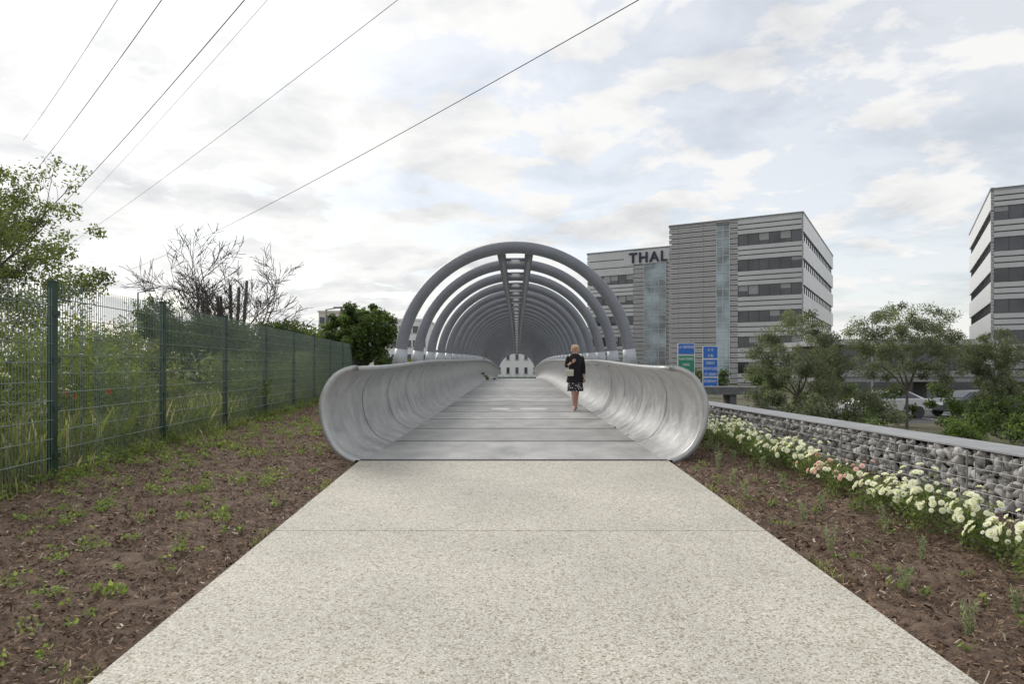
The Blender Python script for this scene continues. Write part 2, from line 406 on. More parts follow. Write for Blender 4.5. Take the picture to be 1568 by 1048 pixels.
# ------------------------------------------------------------ gabion wall
def gabion():
    rt=root('gabion_wall')
    import bmesh
    bm=bmesh.new(); bmesh.ops.create_icosphere(bm,subdivisions=2,radius=1); 
    base=np.array([v.co[:] for v in bm.verts]); faces=np.array([[v.index for v in f.verts] for f in bm.faces]); bm.free()
    y0,y1=2.0,20.0; ztop=.40
    pts=[]
    for layer in (0,1):
        Y=y0
        while Y<y1:
            z=float(pz(Y))-.05
            while z<ztop-.02:
                pts.append((Y+R.uniform(-.035,.035),z+R.uniform(-.025,.025),R.uniform(-.015,.03)+layer*.05)); z+=R.uniform(.056,.086)
            Y+=R.uniform(.07,.10)
    n=len(pts); VV=[];FF=[]
    for i,(Y,z,d) in enumerate(pts):
        v=base.copy()
        for q in unit(9):
            h=R.uniform(.45,.8); dd=v@q; ex=np.maximum(dd-h,0); v-=ex[:,None]*q
        sc=np.array([R.uniform(.04,.06),R.uniform(.042,.085),R.uniform(.032,.060)])
        v=v*sc
        a=R.uniform(-1.2,1.2); ca,sa=math.cos(a),math.sin(a)
        v=np.stack([v[:,0],v[:,1]*ca-v[:,2]*sa,v[:,1]*sa+v[:,2]*ca],1)
        zc=min(z,ztop-.03)
        v+=np.array([wallX(Y)+.05+d,Y,zc]); v[:,2]=np.minimum(v[:,2],.402); v[:,0]=np.maximum(v[:,0],wallX(Y)-.018)
        VV.append(v); FF.append(faces+i*len(base))
    V=np.concatenate(VV); F=np.concatenate(FF)
    me=bpy.data.meshes.new('stones'); me.vertices.add(len(V)); me.vertices.foreach_set('co',V.reshape(-1).astype(np.float32))
    me.loops.add(len(F)*3); me.loops.foreach_set('vertex_index',F.reshape(-1).astype(np.int32))
    me.polygons.add(len(F)); me.polygons.foreach_set('loop_start',np.arange(0,len(F)*3,3,dtype=np.int32)); me.update(calc_edges=True)
    at=me.color_attributes.new('Col','FLOAT_COLOR','POINT'); c=np.ones((n,len(base),4),np.float32)
    cc=cols(n,(.24,.235,.225),(.54,.53,.51),.22); c[:,:,:3]=cc[:,None,:]; at.data.foreach_set('color',c.reshape(-1))
    me.materials.append(M_chip); link(bpy.data.objects.new('stones',me),rt)
    g=Geo()
    ys=np.linspace(y0,y1,19)
    for a,b in zip(ys[:-1],ys[1:]):
        A=wallX(a);B=wallX(b)
        vs=[(A+.02,a,.405),(A+.5,a,.405),(B+.5,b,.405),(B+.02,b,.405),(A+.02,a,.420),(A+.5,a,.420),(B+.5,b-.0,.420),(B+.02,b,.420)]
        g.add(vs,[(0,1,2,3),(4,7,6,5),(0,3,7,4),(1,5,6,2)],0)
        vs=[(A+.15,a,-1.8),(A+.48,a,-1.8),(B+.48,b,-1.8),(B+.15,b,-1.8),(A+.15,a,.40),(A+.48,a,.40),(B+.48,b,.40),(B+.15,b,.40)]
        g.add(vs,[(0,3,7,4),(1,5,6,2),(0,1,5,4)],1)
    g.obj('coping_and_core',[M_conc,M_seam],rt)
    g=Geo()
    for Y in np.arange(y0,y1,.1):
        x=wallX(Y)-.022; r=.0022 if abs((Y%1.0))>.06 else .006
        g.box(x-r,x+r,Y-r,Y+r,float(pz(Y))-.03,.40)
    for z in np.arange(-.25,.41,.1):
        for a,b in zip(ys[:-1],ys[1:]):
            g.tube([(wallX(a)-.024,a,z),(wallX(b)-.024,b,z)],.0022,4,0,False)
    g.obj('wire_cage',[M_wire],rt)
gabion()

# ------------------------------------------------------------ fence
def fence():
    rt=root('mesh_fence'); g=Geo(); w=Geo()
    posts=[1.7+2.75*i for i in range(13)]
    for Y in posts:
        X=fenceX(Y); b=float(gz(X,Y))-.1
        zt=2.05+float(pz(Y))
        g.box(X-.03,X+.03,Y-.04,Y+.04,b,zt); g.box(X-.035,X+.035,Y-.045,Y+.045,zt,zt+.02)
        for z in (.2,.7,1.2,1.7): g.box(X+.03,X+.05,Y-.05,Y+.05,z+float(pz(Y)),z+.05+float(pz(Y)))
    g.obj('posts',[M_fpost],rt)
    for a,b in zip(posts[:-1],posts[1:]):
        n=55
        za=float(pz((a+b)/2))
        for i in range(1,n):
            Y=a+(b-a)*i/n; X=fenceX(Y)+.02; r=.0028
            w.box(X-r,X+r,Y-r,Y+r,za+.03,za+2.03)
        for z in np.arange(.05,2.02,.2):
            for dx in (.012,.028):
                w.tube([(fenceX(a)+dx,a+.03,za+z),(fenceX(b)+dx,b-.03,za+z)],.0040,4,0,False)
    w.obj('mesh_panels',[M_fwire],rt)
fence()

# ------------------------------------------------------------ vegetation
def blob(c,r,n,size,ca,cb,asp=.5,shell=.45,droop=0,jit=.25):
    d=unit(n); rr=(shell+(1-shell)*R.uniform(0,1,n)**.7)[:,None]
    rr=rr*(1+.25*np.sin(d[:,:1]*5+c[0]*3)*np.cos(d[:,2:]*4+c[1]))
    P=np.array(c)+d*rr*np.array(r)
    return leafquads(P,size,asp,droop), cols(n,ca,cb,jit)
def clumped(c,r,nclump,per,cr,size,ca,cb,asp=.5,droop=0,bottom=-.8):
    Vs=[];Cs=[]
    k=0
    while k<nclump:
        d=unit(1)[0]; rr=R.uniform(.25,1)**.5
        if d[2]<bottom: continue
        p=np.array(c)+d*rr*np.array(r)
        t=R.uniform(.6,1.35)
        q=R.uniform(.6,1.3)*cr
        v,cc=blob(p,(q,q,q*.75),int(per*R.uniform(.5,1.4)),size,np.array(ca)*t,np.array(cb)*t,asp,.2,droop)
        Vs.append(v);Cs.append(cc);k+=1
    return Vs,Cs
def grow(g,p,d,L,r,depth,tips,spread=.6,up=.15,kids=(2,3),wig=.12,minr=.004,shrink=.72):
    p=Vector(p); d=Vector(d).normalized(); pts=[p.copy()]; rad=[r]; n=4
    for i in range(n):
        d=(d+Vector((random.gauss(0,wig),random.gauss(0,wig),random.gauss(0,wig)+up*.2))).normalized()
        p=p+d*L/n; pts.append(p.copy()); rad.append(max(minr,r*(1-(i+1)/n*.42)))
    g.tube(pts,rad,6 if r>.02 else 4,0,False)
    tips.append((tuple(p),depth))
    if depth<=0: return
    for k in range(random.randint(*kids)):
        nd=(d+Vector((random.gauss(0,spread),random.gauss(0,spread),random.gauss(0,spread*.7)+up))).normalized()
        q=pts[random.randint(2,4)]
        grow(g,q,nd,L*random.uniform(shrink-.12,shrink+.12),rad[-1]*random.uniform(.6,.85),depth-1,tips,spread,up,kids,wig,minr,shrink)

def tree(name,base,height,crown_c,crown_r,nclump,per,cr,size,ca,cb,trunk=.12,asp=.5,droop=0,depth=4,bottom=-.7):
    rt=root(name); g=Geo(); tips=[]
    grow(g,base,(0,0,1),height*.42,trunk,0,tips,wig=.04)
    top=Vector(tips[-1][0])
    for k in range(6):
        a=k/6*6.28+random.random()
        tgt=Vector(crown_c)+Vector((math.cos(a)*crown_r[0]*.5,math.sin(a)*crown_r[1]*.5,random.uniform(-.1,.6)*crown_r[2]))
        dd=tgt-top
        grow(g,top-Vector((0,0,random.uniform(0,.15)*height)),dd,dd.length*.6,trunk*.5,depth-1,tips,.5,.1)
    g.obj('trunk_and_branches',[M_bark],rt,smooth=True)
    Vs,Cs=clumped(crown_c,crown_r,nclump,per,cr,size,ca,cb,asp,droop,bottom)
    for (t,dp) in tips:
        if dp<=1 and random.random()<.6 and t[2]>crown_c[2]-crown_r[2]:
            v,c=blob(t,(cr*.7,cr*.7,cr*.5),int(per*.35),size,ca,cb,asp,.1,droop); Vs.append(v);Cs.append(c)
    arr_mesh('foliage',np.concatenate(Vs),4,np.concatenate(Cs),M_leaf,rt)
G1=(.05,.082,.026); G2=(.12,.165,.055)
OL1=(.10,.118,.085); OL2=(.20,.225,.165)
LO1=(.085,.11,.045); LO2=(.185,.22,.09)
tree('locust_tree',(-12.0,14.5,-.05),4.6,(-11.4,14.5,3.5),(2.4,2.0,1.75),100,170,.40,.048,LO1,LO2,.11,.38,.1)
tree('locust_tree',(-14.5,16.5,-.05),5.0,(-14.3,16.5,3.7),(2.4,2.0,2.0),60,170,.5,.058,LO1,LO2,.13,.4,.1)
tree('maple_tree',(-7.0,30,-.05),3.6,(-7.0,30,2.15),(1.85,1.5,1.75),110,260,.36,.068,G1,G2,.1)
tree('maple_tree',(-9.9,34,-.6),3.6,(-9.9,34,1.5),(2.2,1.5,1.7),60,240,.5,.08,G1,G2,.1)
tree('willow_tree',(10.6,26,-1.6),4.6,(10.6,26,1.1),(1.75,1.5,2.2),92,230,.36,.056,OL1,OL2,.08,.28,.2)
tree('willow_tree',(15.4,27,-1.6),5.2,(15.3,27,1.75),(2.3,1.7,2.15),92,230,.38,.056,OL1,OL2,.08,.28,.2)
tree('willow_tree',(12.9,28,-1.6),4.0,(12.9,28,.7),(.9,1.0,1.6),26,230,.36,.056,OL1,OL2,.07,.28,.2)
tree('willow_tree',(18.9,27,-1.6),4.2,(19.0,27,1.0),(1.1,1.2,1.7),36,230,.38,.056,OL1,OL2,.07,.28,.2)
def bare():
    rt=root('bare_tree'); g=Geo(); tips=[]
    B=Vector((-9.4,22,0))
    for k in range(11):
        a=k/11*6.28+random.uniform(-.3,.3); out=random.uniform(.3,1.0)
        d=Vector((math.cos(a)*out,math.sin(a)*out*.8,1)).normalized()
        grow(g,B+Vector((math.cos(a)*.12,math.sin(a)*.12,0)),d,random.uniform(1.7,2.4),.075,5,tips,.5,.07,(2,4),.10,.007,.66)
    for k in range(7):
        x=-.9+k*.27+random.uniform(-.08,.08)
        g.tube([B+Vector((x*.3,0,.6)),B+Vector((x*.8,.1,2.2)),B+Vector((x*.95+random.uniform(-.1,.1),.1,random.uniform(3.2,4.1)))],[.08,.058,.046],7)
    g.obj('trunk_and_branches',[mat('dead_bark',(.10,.09,.085),.9,0,.3,8)],rt,smooth=True)
    Vs,Cs=[],[]
    for (t,dp) in tips:
        if t[0]<-11.2 and t[2]<3.3 and random.random()<.5 or (t[2]<2.4 and random.random()<.6):
            v,c=blob(t,(.28,.28,.22),45,.05,G1,G2,.5,.1); Vs.append(v);Cs.append(c)
    arr_mesh('leaves',np.concatenate(Vs),4,np.concatenate(Cs),M_leaf,rt)
bare()
def shrubs():
    Vs=[];Cs=[]
    for k in range(150):
        Y=3.2+R.uniform(0,1)**1.1*28; off=R.uniform(.4,6.0)
        X=fenceX(Y)-off; H=min(2.6,1.15+off*.40)*R.uniform(.72,1.12)
        r=R.uniform(.4,.85)
        t=R.uniform(.65,1.35); yel=R.uniform(0,1)
        ca=np.array((.078+.035*yel,.108+.028*yel,.034))*t; cb=np.array((.17+.06*yel,.215+.035*yel,.075))*t
        for q in range(7):
            d=unit(1)[0]*np.array((r,r,H*.45)); c=np.array((X,Y,H*.52))+d*.8
            c[2]=max(c[2],.2)
            v,cc=blob(c,(.34,.34,.34),165,R.uniform(.024,.048),ca*R.uniform(.75,1.2),cb,R.uniform(.3,.55),.1); Vs.append(v);Cs.append(cc)
    # low leafy weeds at the fence foot, patchy
    for k in range(520):
        Y=3+R.uniform(0,1)**1.15*22; off=R.uniform(-.42,.7); X=fenceX(Y)-off; H=R.uniform(.05,.26)
        if off<-.1 and noise.noise(Vector((X*1.5,Y*1.3,3)))<-.02: continue
        if off>0: H=R.uniform(.2,.85)
        t=R.uniform(.7,1.3); wr=R.uniform(.08,.17)
        v,cc=blob((X,Y,float(pz(Y))+H*.45),(wr,wr,H*.6),75,R.uniform(.012,.026),np.array((.085,.12,.038))*t,np.array((.19,.24,.085))*t,.45,.05); Vs.append(v);Cs.append(cc)
    arr_mesh('shrub_hedge',np.concatenate(Vs),4,np.concatenate(Cs),M_leaf)
    n=5200
    Y=3+R.uniform(0,1,n)**1.15*24
    off=R.uniform(-.28,1.2,n)
    X=fenceX(Y)-off; Z=pz(Y)-.03
    h=R.uniform(.08,.24,n)*np.where(off<.08,1,3.0)
    P=np.stack([X,Y,Z],1); V=blades(P,h,R.uniform(.0015,.0035,n),.5)
    C=cols(n,(.11,.145,.05),(.26,.28,.13),.3)
    k=R.uniform(0,1,n)<.25; C[k]=cols(k.sum(),(.32,.29,.18),(.45,.41,.28))
    arr_mesh('tall_grass',V,4,C,M_leaf)
    n=60; Y=R.uniform(5,16,n); P=np.stack([fenceX(Y)-R.uniform(.1,1.6,n),Y,R.uniform(.6,1.1,n)],1)
    P=np.repeat(P,8,0)+R.normal(0,.02,(n*8,3))*np.array((1,1,.3)); arr_mesh('wild_flowers',leafquads(P,.012,.9),4,cols(n*8,(.6,.6,.5),(.75,.74,.62)),M_petal)
    n=3; Y=np.array((8.0,8.15,9.0)); P=np.stack([fenceX(Y)-.3,Y,np.array((.82,.78,.8))],1)
    P=np.repeat(P,5,0)+R.normal(0,.012,(n*5,3)); arr_mesh('poppy_flowers',leafquads(P,.022,.9),4,cols(n*5,(.5,.03,.015),(.6,.06,.03)),M_petal)
shrubs()
def weeds():
    Vs=[];Cs=[]
    def plant(X,Y,s,nl,ca,cb,tall=.4,ls=(.010,.020)):
        z=float(pz(Y))-.008
        d=R.normal(0,s*.45,(nl,3)); P=np.array((X,Y,z+.015))+d*np.array((1,1,0)); P[:,2]+=np.abs(R.normal(0,s*tall,nl))
        Vs.append(leafquads(P,R.uniform(*ls),.6)); Cs.append(cols(nl,ca,cb,.3))
    for k in range(900):
        Y=1.8+R.uniform(0,1)**1.35*16; t=R.uniform(0,1)**.72
        if noise.noise(Vector((t*3.1,Y*.8,0)))<-.25: continue
        X=(pc(Y)-1.95)+(fenceX(Y)-(pc(Y)-1.95))*t
        if Y>8 and X>-2.4: continue
        big=R.uniform()<.35
        plant(X,Y,R.uniform(.06,.13) if big else R.uniform(.03,.06),int(R.uniform(26,60) if big else R.uniform(8,22)),(.12,.17,.05),(.25,.31,.12))
    for k in range(170):
        Y=1.8+R.uniform(0,1)**1.2*13; X=(pc(Y)+1.93)+(wallX(Y)-.5-(pc(Y)+1.93))*R.uniform(0,1)
        if Y>8 and X<2.4: continue
        plant(X,Y,R.uniform(.03,.07),int(R.uniform(8,26)),(.12,.155,.06),(.22,.27,.12))
    arr_mesh('weeds',np.concatenate(Vs),4,np.concatenate(Cs),M_leaf)
    Vs=[];Cs=[]
    for k in range(34):
        Y=2.6+k*.36+R.uniform(-.15,.15); X=(pc(Y)+2.65 if k%2 else pc(Y)+2.2)+R.uniform(-.15,.15)
        if Y>8: X=max(X,2.5)
        z=float(pz(Y)); H=R.uniform(.14,.30)
        for s in range(5):
            a=R.uniform(0,6.28); ln=np.array((math.cos(a)*.25,math.sin(a)*.25,1))
            m=34; t=R.uniform(0,1,m)[:,None]
            P=np.array((X,Y,z-.01))+ln*t*H*R.uniform(.6,1)+R.normal(0,.008,(m,3))
            v=leafquads(P,.016,.22,-.8); Vs.append(v); Cs.append(cols(m,(.17,.20,.13),(.28,.32,.22)))
    arr_mesh('lavender_plants',np.concatenate(Vs),4,np.concatenate(Cs),M_leaf)
    n=2200; Y=R.uniform(1.5,8,n); sd=np.where(R.uniform(0,1,n)<.5,-1,1)
    m=np.sin(Y*3.1+sd)+np.sin(Y*7.7)*.6>.6; Y=Y[m]; sd=sd[m]; n=len(Y)
    P=np.stack([pc(Y)+sd*(1.87+np.abs(R.normal(0,.04,n))),Y,pz(Y)-.02],1)
    arr_mesh('edge_grass',blades(P,R.uniform(.02,.07,n),R.uniform(.0015,.003,n),.9),4,cols(n,(.12,.16,.06),(.35,.33,.2)),M_leaf)
weeds()
def roses():
    Vl=[];Cl=[];Vf=[];Cf=[]
    Y=2.2
    while Y<15:
        X=wallX(Y)-.80-.06*max(0,6-Y)+.012*max(0,Y-7)+R.uniform(-.07,.07)
        if Y>8: X=max(X,2.62)
        r=R.uniform(.17,.29); z=float(pz(Y)); H=R.uniform(.22,.40)
        for q in range(3):
            o=R.normal(0,.09,2)
            v,c=blob((X+o[0],Y+o[1],z+H*R.uniform(.35,.55)),(r*.8,r*.8,H*.5),300,.015,np.array((.075,.105,.037))*R.uniform(.8,1.2),(.18,.23,.095),.55,.1); Vl.append(v);Cl.append(c)
        nf=int(R.uniform(16,38))
        pink=(6.0<Y<7.1)
        for f in range(nf):
            d=unit(1)[0]; d[2]=abs(d[2])*.9+.1
            if d[0]>0.5: d[0]*=-1
            P=np.array((X,Y,z+H*.5))+d*np.array((r*1.08,r*1.05,H*.62))*R.uniform(.85,1.15)
            s=R.uniform(.013,.036)
            nrm=d/np.linalg.norm(d); ux=np.cross(nrm,(0.3,.2,1)); ux/=np.linalg.norm(ux); uy=np.cross(nrm,ux)
            pk=pink and R.uniform()<.42
            for ring,(cnt,til,sc) in enumerate(((5,.3,1.),(5,.85,.78),(4,1.3,.55))):
                for q in range(cnt):
                    a=q/cnt*6.283+ring*.6
                    o=ux*math.cos(a)+uy*math.sin(a); tn=np.cross(nrm,o)
                    tip=P+(o*math.cos(til)+nrm*math.sin(til))*s*sc; mid=P+(o*math.cos(til)*.65+nrm*math.sin(til)*.45)*s*sc
                    Vf.append(np.stack([P,mid+tn*s*sc*.8,tip,mid-tn*s*sc*.8])[None])
                    base=(.84,.60,.64) if pk else ((.86,.86,.83) if ring<2 else (.84,.82,.70))
                    Cf.append(np.array(base)[None]*R.uniform(.92,1.04))
        Y+=R.uniform(.25,.38)
    rt=root('rose_bushes')
    arr_mesh('leaves',np.concatenate(Vl),4,np.concatenate(Cl),M_leaf,rt)
    arr_mesh('blooms',np.concatenate(Vf),4,np.concatenate(Cf),M_petal,rt)
roses()
def mass(name,items):
    Vs=[];Cs=[]
    for (c,r,n,per,cr,size,ca,cb) in items:
        a,b=clumped(c,r,n,per,cr,size,ca,cb,bottom=-.5); Vs+=a;Cs+=b
    arr_mesh(name,np.concatenate(Vs),4,np.concatenate(Cs),M_leaf)
it=[]
for k in range(14):
    X=6.5+k*1.0; it.append(((X,19.5+R.uniform(-.5,1.5)-.25*k,-1.2+R.uniform(-.1,.3)),(.9,.8,.8),10,210,.32,.05,G1,G2))
for k in range(7):
    X=15.0+k*1.2; it.append(((X,22+R.uniform(-1,1),-1.0+R.uniform(-.1,.3)),(1.1,.9,1.1),12,210,.36,.055,(.035,.056,.02),(.095,.13,.045)))
for k in range(5):
    X=8.6+k*.95; it.append(((X,24.0,-.8),(1.0,.8,1.1),11,210,.36,.055,OL1,OL2))
for k in range(6):
    X=13+k*2.1+R.uniform(-.5,.5); it.append(((X,31.0,-1.0),(1.1,.8,.8+R.uniform(0,.5)),9,190,.42,.07,G1,G2))
for k in range(5):
    X=-8.5-k*1.3; it.append(((X,27+R.uniform(-1,2),1.0),(1.1,.9,1.0+R.uniform(0,.5)),12,200,.40,.06,G1,G2))
mass('hedge',it)
it=[]
for k in range(26):
    X=-62+k*2.3+R.uniform(-1,1); it.append(((X,48+R.uniform(-6,10),.0),(2.2,1.5,1.9+R.uniform(0,.9)),9,130,.9,.16,(.045,.07,.026),(.10,.14,.05)))
for k in range(30):
    X=9+k*3+R.uniform(-1,1); it.append(((X,72+R.uniform(-5,8),-.6),(2.4,1.5,1.3+R.uniform(0,.7)),8,120,.9,.17,(.045,.07,.032),(.10,.13,.06)))
mass('distant_trees',it)

# ------------------------------------------------------------ buildings
A=np.array((-1.677,1.)); A/=np.linalg.norm(A); B=np.array((.571,1.)); B/=np.linalg.norm(B)
def office(name,corner,srange,drange,ztop,win_s,side_s,zf=(20.2,3.72,7),glass_s=None,pitch=.76,mull=None):
    rt=root(name); O=(corner[0],corner[1]); fr=(O,A,B)
    s0,s1=srange; d0,d1=drange
    g=Geo(); g.box(s0+.3,s1-.3,d0+.3,d1-.3,-2,ztop-.5,0,fr)
    g.box(s0+.15,s1-.15,d0+.15,d1-.15,ztop-.5,ztop-.02,0,fr)
    g.obj('core_walls',[M_clad],rt)
    c=Geo(); w=Geo(); mu=Geo()
    bands=[(zf[0]-zf[1]*k-1.55,zf[0]-zf[1]*k) for k in range(zf[2])]
    a,b=win_s
    ga,gb=glass_s if glass_s else (None,None)
    def strips(x0,x1,zz0,zz1):
        z=zz0
        while z<zz1-.05:
            c.box(x0,x1,d0+.06,d0+.28,z,min(z+pitch*.80,zz1),0,fr)
            c.box(x0,x1,d0,d0+.06,z+pitch*.62,min(z+pitch*.78,zz1),2,fr); z+=pitch
        x=x0+1.9
        while x<x1-.5: mu.box(x-.015,x+.015,d0+.045,d0+.059,zz0,zz1,0,fr); x+=1.9
    if glass_s: parts=[(s0,a),(b,ga),(gb,s1)] if b<ga else [(s0,ga),(gb,a),(b,s1)]
    else: parts=[(s0,a),(b,s1)]
    for (x0,x1) in parts:
        if x1-x0>.05: strips(x0,x1,-1.5,ztop)
    for k,(z0,z1) in enumerate(bands):
        w.box(a,b,d0+.22,d0+.30,z0,z1,0,fr)
        nm=int((b-a)/1.45)
        for i in range(nm+1):
            x=a+(b-a)*i/nm; mu.box(x-.04,x+.04,d0+.14,d0+.22,z0,z1,0,fr)
            if i<nm and R.uniform()<.35: w.box(x+.05,x+(b-a)/nm-.05,d0+.20,d0+.215,z1-R.uniform(.3,1.3),z1-.02,2,fr)
        top=bands[k-1][0] if k else ztop
        m=3; hgt=(top-z1)/m
        for q in range(m): c.box(a,b,d0,d0+.28,z1+q*hgt+.04,z1+(q+1)*hgt-.12,2,fr)
    if glass_s:
        w.box(ga,gb,d0+.02,d0+.25,-1,ztop-.6,1,fr)
        for z in np.arange(0,ztop-.6,1.24): mu.box(ga,gb,d0-.03,d0+.02,z-.04,z+.04,1,fr)
        nn=max(2,int((gb-ga)/1.2))
        for i in range(nn+1):
            x=ga+(gb-ga)*i/nn; mu.box(x-.04,x+.04,d0-.03,d0+.018,-1,ztop-.6,1,fr)
    s=side_s
    xo,xi=(s0,s0+.28) if s==s0 else (s1-.28,s1)
    gi,go=(s0+.2,s0+.3) if s==s0 else (s1-.3,s1-.2)
    for k,(z0,z1) in enumerate(bands):
        z1s=z1-.25
        w.box(gi,go,d0+.6,d1-.3,z0,z1s,0,fr)
        top=bands[k-1][0] if k else ztop
        c.box(xo,xi,d0+.29,d1,z1s,top,1,fr)
        for i in range(1,18):
            y=d0+.6+(d1-d0-.9)*i/18; 
            if s==s0: mu.box(s0+.13,s0+.2,y-.04,y+.04,z0,z1s,0,fr)
            else: mu.box(s1-.2,s1-.13,y-.04,y+.04,z0,z1s,0,fr)
    c.obj('cladding_bands',[M_cladl,M_white,M_cladw],rt); w.obj('windows',[M_glass,M_glassb,M_blind],rt); mu.obj('mullions',[M_mull,M_mullw],rt)
    r=Geo(); r.box(s0+2,s0+6,d0+6,d0+10,ztop-.02,ztop+.9,0,fr); r.box(s0-.06,s1+.06,d0-.06,d0+.15,ztop,ztop+.25,0,fr)
    if s==s0: r.box(s0-.06,s0+.15,d0+.15,d1,ztop,ztop+.25,0,fr)
    else: r.box(s1-.15,s1+.06,d0+.15,d1,ztop,ztop+.25,0,fr)
    r.obj('parapet_and_plant',[M_clad],rt)
    return rt
office('office_building',(39.8,95),(0,19.2),(0,44),22.4,(.15,8.9),0,glass_s=(10.06,12.0))
office('office_building',(56.9,82),(-34,0),(0,33),22.2,(-33,-.3),0,zf=(20.2,3.72,7))
wing=office('office_building',(26.3,118),(-10,15.6),(0,20),21.6,(6.6,15.4),-10,zf=(17.4,3.72,6),glass_s=(.6,4.6))
cu=bpy.data.curves.new('letters','FONT'); cu.body='THALES'; cu.size=2.5; cu.extrude=.12; cu.space_character=1.2; cu.offset=.05
to=bpy.data.objects.new('letters',cu); link(to,wing)
cu.materials.append(M_navy)
P0=np.array((26.3,118))+A*7.35-B*.2
rot=Matrix(((-A[0],0,-B[0]),(-A[1],0,-B[1]),(0,1,0))).to_4x4()
to.matrix_world=Matrix.Translation((P0[0],P0[1],19.4))@rot
g=Geo(); g.box(-9,8.4,-.05,-.01,19.1,21.5,0,((26.3,118),A,B)); g.obj('sign_fascia',[M_cladw],wing)

def simple_building(name,x0,x1,y0,y1,z0,z1,wallm,rows,colsn,win=(1.2,1.5)):
    rt=root(name); g=Geo(); g.box(x0,x1,y0,y1,z0,z1,0); g.box(x0-.2,x1+.2,y0-.2,y1+.2,z1,z1+.4,0)
    w=Geo(); f=Geo()
    for r in range(rows):
        zz=z0+1.0+(z1-z0-.6)*r/rows
        for c in range(colsn):
            xx=x0+(x1-x0)*(c+.5)/colsn
            w.box(xx-win[0]/2,xx+win[0]/2,y0-.06,y0-.01,zz,zz+win[1]); f.box(xx-win[0]/2-.1,xx+win[0]/2+.1,y0-.14,y0-.002,zz-.12,zz-.01)
    g.obj('walls',[wallm],rt); w.obj('windows',[M_glass],rt); f.obj('sills',[M_cladl],rt)
M_cream=mat('cream_render',(.6,.57,.5),.8,0,.06,.6)
simple_building('white_apartment_house',-7,10,118,130,-1.2,9,M_white,4,11,(.5,1.0))
simple_building('white_apartment_house',-34,-20,150,165,-2,11,M_white,4,9)
simple_building('cream_apartment_house',-48,-34,165,180,-2,14,M_cream,5,8)
rt=root('street_barrier'); g=Geo(); g.box(-6,6,100,100.1,-1.4,-.55,0)
for x in np.arange(-6,6,1.0): g.box(x,x+.06,99.9,99.98,-1.3,-.35,1)
g.obj('panels',[mat('barrier_green',(.05,.12,.09),.6),M_mull],rt)
def lowb():
    rt=root('low_pavilion'); g=Geo()
    g.box(29,42,62,72,-1.6,3.0,0); g.box(28,43,61,73,3.0,3.5,1); 
    for x in np.arange(29.6,42,1.6): g.box(x,x+1.2,61.94,61.99,.2,2.4,2)
    g.obj('walls_roof_windows',[mat('dark_render',(.16,.16,.165),.7),M_cladl,M_glass],rt)
    rt=root('road_viaduct'); g=Geo()
    g.box(24,95,54,60,-.15,.25,0); g.box(24,95,53.8,54,.25,.75,0)
    for x in np.arange(26,95,8): g.box(x-.4,x+.4,56,58,-2,-.15,0)
    g.obj('slab_and_piers',[M_conc],rt)
    rt=root('concrete_portal'); g=Geo()
    g.box(11.6,16.4,44,46,-.75,-.25,0)
    for x in (11.9,14.0,16.1): g.box(x-.2,x+.2,44.2,45.8,-1.8,-.75,0)
    g.obj('beam_and_columns',[mat('weathered_concrete',(.14,.14,.14),.85,0,.3,2)],rt)
lowb()
def sign(name,xa,xb,Y,z0,z1,panels):
    rt=root(name); g=Geo()
    for x in (xa+.25,xb-.25): g.box(x-.07,x+.07,Y+.06,Y+.18,-1.8,z1)
    g.obj('posts',[M_wire],rt)
    for i,(a,b,m,txts) in enumerate(panels):
        p=Geo(); p.box(xa,xb,Y-.02,Y+.05,a,b,1); p.box(xa+.05,xb-.05,Y-.035,Y-.021,a+.05,b-.05,0); p.obj('panel',[m,M_white],rt)
        for k,t in enumerate(txts):
            cu=bpy.data.curves.new('text','FONT'); cu.body=t; cu.size=.34 if len(t)>3 else .42; cu.align_x='CENTER'
            cu.materials.append(M_white if m is not M_white else M_navy)
            o=bpy.data.objects.new('text',cu); link(o,rt); o.location=((xa+xb)/2,Y-.045,b-.45-k*.5); o.rotation_euler=(math.pi/2,0,0); o.scale=(.75,1,1)
M_sb=mat('sign_blue',(.02,.13,.50),.4,0,.05,1); M_sg=mat('sign_green',(.02,.22,.14),.4,0,.05,1)
sign('direction_sign',16.3,17.65,60,-1.0,2.85,[(-1.0,.1,M_sb,['BOBIGNY','A 86']),(.13,1.7,M_sb,['CERGY','PONTOISE','ST DENIS']),(1.73,2.85,M_sb,['A 15','A 86'])])
sign('direction_sign',14.1,15.6,60,-.8,3.1,[(-.8,.45,M_white,['PORT','CENTRE']),(.48,2.05,M_sg,['NANTERRE','PARIS']),(2.08,3.1,M_sb,['LA DEFENSE'])])
for (x,y,zt) in ((-8.4,30,3.6),(-20,36,5),(26,50,5)):
    rt=root('street_lamp'); g=Geo(); b=-1.7
    g.tube([(x,y,b),(x,y,zt)],[.07,.045],8); g.tube([(x,y,zt),(x+.5,y,zt+.08)],.03,6); g.box(x+.35,x+.85,y-.09,y+.09,zt+.05,zt+.12)
    g.obj('mast_and_head',[M_wire],rt)
